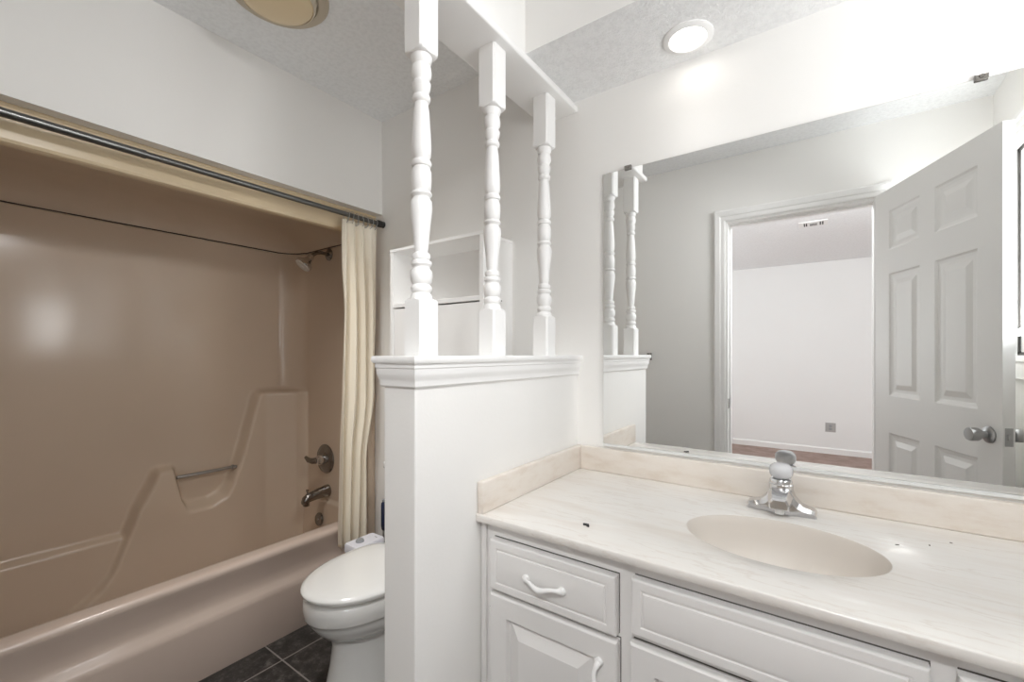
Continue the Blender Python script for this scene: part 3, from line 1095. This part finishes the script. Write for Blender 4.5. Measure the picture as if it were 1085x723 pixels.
# counter with moulded basin
ct = thing('vanity_countertop', 'cream veined marble countertop with an oval moulded basin', 'countertop', (0, 1.15, CB_))
bcx, bcy, brx, bry = -0.075, 1.133, 0.192, 0.137
b = MB()
NS = 96
def ell(f, z, nx=0.0, ny=0.0):
    return [(bcx + nx + brx * f * math.cos(2 * math.pi * k / NS), bcy + ny + bry * f * math.sin(2 * math.pi * k / NS), z) for k in range(NS)]
# rectangle outline sampled along the same angles
def rect_ring(x0, x1, y0, y1, z):
    pts = []
    for k in range(NS):
        a = 2 * math.pi * k / NS
        dx, dy = brx * math.cos(a), bry * math.sin(a)
        s = 1e9
        if dx > 1e-9: s = min(s, (x1 - bcx) / dx)
        if dx < -1e-9: s = min(s, (x0 - bcx) / dx)
        if dy > 1e-9: s = min(s, (y1 - bcy) / dy)
        if dy < -1e-9: s = min(s, (y0 - bcy) / dy)
        pts.append([bcx + dx * s, bcy + dy * s, z])
    for cx0_, cy0_ in ((x0, y0), (x1, y0), (x1, y1), (x0, y1)):
        j = min(range(NS), key=lambda q: (pts[q][0] - cx0_) ** 2 + (pts[q][1] - cy0_) ** 2)
        pts[j] = [cx0_, cy0_, z]
    return [tuple(p) for p in pts]
X0, X1, Y0, Y1 = VX0, XR - 0.001, CYF, D - 0.001
rings = [rect_ring(X0, X1, Y0 + 0.002, Y1, CB_), rect_ring(X0, X1, Y0, Y1, CB_ + 0.003), rect_ring(X0, X1, Y0, Y1, CT - 0.003), rect_ring(X0, X1, Y0 + 0.001, Y1, CT - 0.001), rect_ring(X0, X1, Y0 + 0.003, Y1, CT)]
rings += [ell(1.02, CT), ell(1.0, CT - 0.0015), ell(0.985, CT - 0.007), ell(0.97, CT - 0.020), ell(0.945, CT - 0.045), ell(0.89, CT - 0.077), ell(0.77, CT - 0.102), ell(0.52, CT - 0.112), ell(0.28, CT - 0.119), ell(0.14, CT - 0.121)]
n = NS
vs = [p for r_ in rings for p in r_]
fs = []
for i in range(len(rings) - 1):
    for k in range(n):
        k2 = (k + 1) % n
        fs.append((i * n + k, i * n + k2, (i + 1) * n + k2, (i + 1) * n + k))
fs.append(tuple((len(rings) - 1) * n + k for k in range(n)))
b.add(vs, fs)
b.mi = [1 if i >= 6 * n else 0 for i in range(len(fs))]
b.build('counter_slab', [MARB, BOWL], ct, 40)
b = MB()
b.box(X0 + 0.02, X1, D - 0.020, D, CT, 0.898, 0.004, 3)
b.build('backsplash', SPLASH, ct, 40)
b = MB()
b.box(X0, X0 + 0.020, CYF + 0.004, D, CT, 0.898, 0.004, 3)
b.build('side_splash', SPLASH, ct, 40)
b = MB()
b.lathe([(0.022, 0), (0.021, 0.002), (0.016, 0.0025), (0.014, 0.004), (0.0, 0.006)], (bcx, bcy, CT - 0.1205), (0, 0, 1), 28)
b.build('drain', CHROME, ct, 40)

# faucet
CT += 0.0004
fx, fy = -0.083, 1.352
fa = thing('faucet', 'chrome single-handle faucet with a clear round knob', 'faucet', (fx, fy, CT))
b = MB()
def sec(x, hw, h, tw, yo=0.0):
    """Trapezoid cross-section of the winged base, chamfered top."""
    return [(fx + x, fy - hw + yo, CT), (fx + x, fy + hw, CT), (fx + x, fy + hw * 0.98, CT + h * 0.55), (fx + x, fy + tw, CT + h), (fx + x, fy - tw + yo, CT + h), (fx + x, fy - hw * 0.98 + yo, CT + h * 0.55)]
b.loft([sec(-0.078, 0.021, 0.011, 0.014), sec(-0.074, 0.024, 0.016, 0.016), sec(-0.048, 0.027, 0.024, 0.017), sec(-0.032, 0.030, 0.040, 0.020), sec(-0.024, 0.031, 0.060, 0.026), sec(0, 0.032, 0.064, 0.028), sec(0.024, 0.031, 0.060, 0.026), sec(0.032, 0.030, 0.040, 0.020), sec(0.048, 0.027, 0.024, 0.017), sec(0.074, 0.024, 0.016, 0.016), sec(0.078, 0.021, 0.011, 0.014)])
b.build('base', CHROME, fa, 25)
b = MB()
def sp_sec(y, z, hw, hh):
    return [(fx - hw, fy + y, CT + z - hh), (fx + hw, fy + y, CT + z - hh), (fx + hw * 1.05, fy + y, CT + z), (fx + hw * 0.72, fy + y, CT + z + hh), (fx - hw * 0.72, fy + y, CT + z + hh), (fx - hw * 1.05, fy + y, CT + z)]
b.loft([sp_sec(-0.012, 0.046, 0.027, 0.020), sp_sec(-0.035, 0.045, 0.026, 0.019), sp_sec(-0.062, 0.040, 0.023, 0.016), sp_sec(-0.074, 0.037, 0.0215, 0.014), sp_sec(-0.078, 0.036, 0.018, 0.010)])
b.build('spout', CHROME, fa, 25)
b = MB()
b.lathe([(0.0105, 0), (0.011, 0.003), (0.011, 0.018)], (fx, fy - 0.058, CT + 0.010), (0, 0, 1), 20)
b.build('aerator', mat('pale_aerator', (0.85, 0.85, 0.84), 0.4), fa, 40)
b = MB()
b.lathe([(0.0280, 0.045), (0.0280, 0.072), (0.0265, 0.074), (0.0265, 0.080), (0.0240, 0.085), (0.012, 0.087)], (fx, fy, CT), (0, 0, 1), 28)
b.build('collar', CHROME, fa, 35)
b = MB()
b.lathe([(0.016, 0.086), (0.0225, 0.090), (0.0265, 0.098), (0.0275, 0.108), (0.0255, 0.117), (0.018, 0.1235), (0.009, 0.125), (0.0, 0.125)], (fx, fy, CT), (0, 0, 1), 20)
o = b.build('knob', ACRYL, fa, 50)
o['label'] = 'clear acrylic knob'

CT -= 0.0004
# crumbs on the counter
b = MB()
random.seed(8)
def chip(mb, x, y, z, a, L_, W_, H_):
    M = Matrix.Translation((x, y, z + H_ / 2)) @ Matrix.Rotation(a, 4, 'Z')
    mb.box(-L_ / 2, L_ / 2, -W_ / 2, W_ / 2, -H_ / 2, H_ / 2, min(L_, W_, H_) * 0.2, 1, M=M)
chip(b, -0.464, 0.963, CT, 0.3, 0.010, 0.006, 0.004)
chip(b, -0.455, 0.958, CT, -0.6, 0.009, 0.005, 0.005)
chip(b, -0.459, 0.966, CT, 1.2, 0.006, 0.004, 0.003)
tag(b.build('dark_scrap', BLACK, base=(-0.46, 0.962, CT)), 'tiny dark scrap lying on the counter left of the basin', 'scrap')
SPECK = mat('brown_speck', (0.16, 0.13, 0.11), 0.8)
for i, (x, y, lab) in enumerate(((0.138, 1.255, 'brown speck on the counter nearest the basin'), (0.195, 1.292, 'brown speck in the middle of three behind the basin'), (0.236, 1.335, 'brown speck on the counter nearest the backsplash'))):
    b = MB()
    chip(b, x, y, CT, 0.5 + i, 0.007 - 0.0012 * i, 0.0025, 0.0012)
    tag(b.build('speck', SPECK, base=(x, y, CT)), lab, 'speck', 'specks on the counter')

# ------------------------------------------------------------------ lamps and ceiling fittings
def recessed(x, y, label):
    z = 2.165
    t = thing('recessed_light', label, 'recessed light', (x, y, z), 'recessed lights in the soffit')
    b = MB()
    b.lathe([(0.070, 0.0), (0.070, -0.003), (0.066, -0.006), (0.053, -0.008), (0.050, -0.005), (0.050, 0.0)], (x, y, z), (0, 0, 1), 48, caps=False)
    b.build('trim_ring', TRIM, t, 40)
    b = MB()
    b.lathe([(0.0495, -0.0005), (0.0495, -0.003), (0.044, -0.0052), (0.030, -0.0066), (0.0, -0.007)], (x, y, z), (0, 0, 1), 40)
    b.build('lamp', BULB, t, 40)
    d = bpy.data.lights.new('recessed_beam', 'SPOT')
    d.energy = 3.4 if x < 0 else 1.6
    d.color = (1.0, 0.985, 0.96)
    d.spot_size = R(124)
    d.spot_blend = 1.0
    d.shadow_soft_size = 0.04
    o = bpy.data.objects.new('recessed_beam', d)
    COL.objects.link(o)
    o.parent = t
    o.location = (0, 0, -0.03)
    o.rotation_euler = (R(-24), 0, 0)
    return t
recessed(-0.317, 1.345, 'lit round recessed light in the soffit above the vanity')
recessed(0.35, 1.345, 'lit round recessed light in the soffit near the window wall')

fcx, fcy = -1.467, 0.723
fan = thing('ceiling_heater_light', 'round beige unlit ceiling lamp above the toilet area', 'ceiling lamp', (fcx, fcy, ZC))
b = MB()
b.lathe([(0.160, 0.0), (0.160, -0.006), (0.154, -0.012), (0.128, -0.014), (0.124, -0.010), (0.124, 0.0)], (fcx, fcy, ZC), (0, 0, 1), 64, caps=False)
b.build('trim_ring', BEIGE, fan, 40)
b = MB()
b.lathe([(0.122, 0.0), (0.122, -0.010), (0.120, -0.024), (0.113, -0.034), (0.112, -0.034), (0.112, -0.02)], (fcx, fcy, ZC), (0, 0, 1), 64, caps=False)
b.build('inner_ring', IVORY, fan, 40)
b = MB()
b.lathe([(0.111, -0.012), (0.111, -0.030), (0.105, -0.038), (0.08, -0.045), (0.04, -0.049), (0.0, -0.050)], (fcx, fcy, ZC), (0, 0, 1), 64)
b.build('lens', AMBER, fan, 50)

d = bpy.data.lights.new('added_heater_fill', 'SPOT')  # added beam below the unlit lamp, fill light for the toilet area
d.energy = 58
d.color = (1.0, 0.99, 0.965)
d.spot_size = R(84)
d.spot_blend = 1.0
d.shadow_soft_size = 0.10
o = bpy.data.objects.new('added_heater_fill', d)
COL.objects.link(o)
o.parent = fan
o.location = (0, 0, -0.07)
o.rotation_euler = (R(13), 0, 0)

# added far-room lamp, unseen behind the lintel, sends fill light through the doorway
flx, fly = 0.10, -0.58
fl = thing('added_far_lamp', 'added unseen ceiling lamp in the far room, fill light through the doorway', 'ceiling lamp', (flx, fly, 2.38))
b = MB()
b.lathe([(0.11, 0), (0.11, -0.015), (0.10, -0.02), (0.085, -0.02)], (flx, fly, 2.38), (0, 0, 1), 40, caps=False)
b.build('added_far_lamp_base', STEEL, fl, 40)
b = MB()
b.lathe([(0.09, -0.015), (0.10, -0.035), (0.085, -0.065), (0.05, -0.085), (0.0, -0.092)], (flx, fly, 2.38), (0, 0, 1), 40)
b.build('added_far_lamp_shade', BULB, fl, 40)
d = bpy.data.lights.new('added_far_fill', 'POINT')
d.energy = 64
d.color = (0.96, 0.985, 1.0)
d.shadow_soft_size = 0.08
o = bpy.data.objects.new('added_far_fill', d)
COL.objects.link(o)
o.parent = fl
o.location = (0, 0, -0.125)

# added ceiling spotlight, unseen above the frame, brightens the tub side
lx, ly = 0.40, 0.42
cl = thing('added_fill_spotlight', 'added unseen ceiling spotlight near the window wall, fill light for the tub side', 'spotlight', (lx, ly, ZC))
b = MB()
b.lathe([(0.085, 0.0), (0.085, -0.004), (0.080, -0.007), (0.060, -0.007), (0.058, 0.0)], (lx, ly, ZC), (0, 0, 1), 48, caps=False)
b.build('trim_ring', TRIM, cl, 40)
b = MB()
b.lathe([(0.057, -0.001), (0.055, -0.012), (0.035, -0.026), (0.0, -0.030)], (lx, ly, ZC), (0, 0, 1), 40)
b.build('lamp', BULB, cl, 40)  # glowing disc of the added spotlight
d = bpy.data.lights.new('added_fill_beam', 'SPOT')
d.energy = 52
d.color = (0.99, 0.99, 1.0)
d.spot_size = R(84)
d.spot_blend = 1.0
d.shadow_soft_size = 0.12
o = bpy.data.objects.new('added_fill_beam', d)
COL.objects.link(o)
o.parent = cl
o.location = (0, 0, -0.05)
o.rotation_euler = (Vector((-2.5, 0.40, 0.95)) - Vector((lx, ly, ZC - 0.05))).to_track_quat('-Z', 'Y').to_euler()

# ------------------------------------------------------------------ small things seen in the mirror
tw = thing('towel_bar', 'chrome towel bar on the doorway wall behind the half wall', 'towel bar', (-1.2, YF, 1.214))
for x in (-0.938, -1.50):
    b = MB()
    b.box(x - 0.016, x + 0.016, YF, YF + 0.010, 1.19, 1.238, 0.003)
    b.box(x - 0.009, x + 0.009, YF + 0.01, YF + 0.062, 1.203, 1.225, 0.004)
    b.build('bracket', NICKEL, tw)
b = MB()
b.tube([(-1.493, YF + 0.052, 1.214), (-0.945, YF + 0.052, 1.214)], 0.0055, 14)
b.build('bar', NICKEL, tw, 50)

ot = thing('wall_outlet', 'grey wall outlet low on the far wall beyond the doorway', 'outlet', (0.112, -3.75, 0.327))
b = MB()
b.box(0.112 - 0.052, 0.112 + 0.052, -3.75, -3.744, 0.327 - 0.056, 0.327 + 0.056, 0.002)
b.build('cover_plate', mat('grey_plate', (0.42, 0.41, 0.40), 0.5), ot)
b = MB()
for dz in (-0.018, 0.018):
    b.box(0.112 - 0.015, 0.112 + 0.015, -3.744, -3.741, 0.327 + dz - 0.013, 0.327 + dz + 0.013, 0.003)
b.build('socket', GREY, ot)

vt = thing('ceiling_vent', 'small white ceiling vent with dark slots beyond the doorway', 'vent', (-0.05, -1.72, 2.38))
b = MB()
vx0, vx1, vy0, vy1 = -0.15, 0.06, -1.84, -1.67
b.box(vx0, vx1, vy0, vy1, 2.374, 2.38, 0.002)
b.build('vent_plate', TRIM, vt)
b = MB()
for x0, x1 in ((-0.115, -0.085), (0.0, 0.035)):
    for k in range(2):
        xx = x0 + (x1 - x0) * (k + 0.1) / 2
        b.box(xx, xx + 0.010, vy0 + 0.03, vy1 - 0.03, 2.3732, 2.3741)
for k in range(3):
    b.box(-0.07, -0.015, vy0 + 0.032 + k * 0.028, vy0 + 0.047 + k * 0.028, 2.3732, 2.3741)
b.build('slots', BLACK, vt)

for m in bpy.data.materials:
    if '_' in m:
        del m['_']
for o in bpy.data.objects:
    if '_base' in o:
        del o['_base']
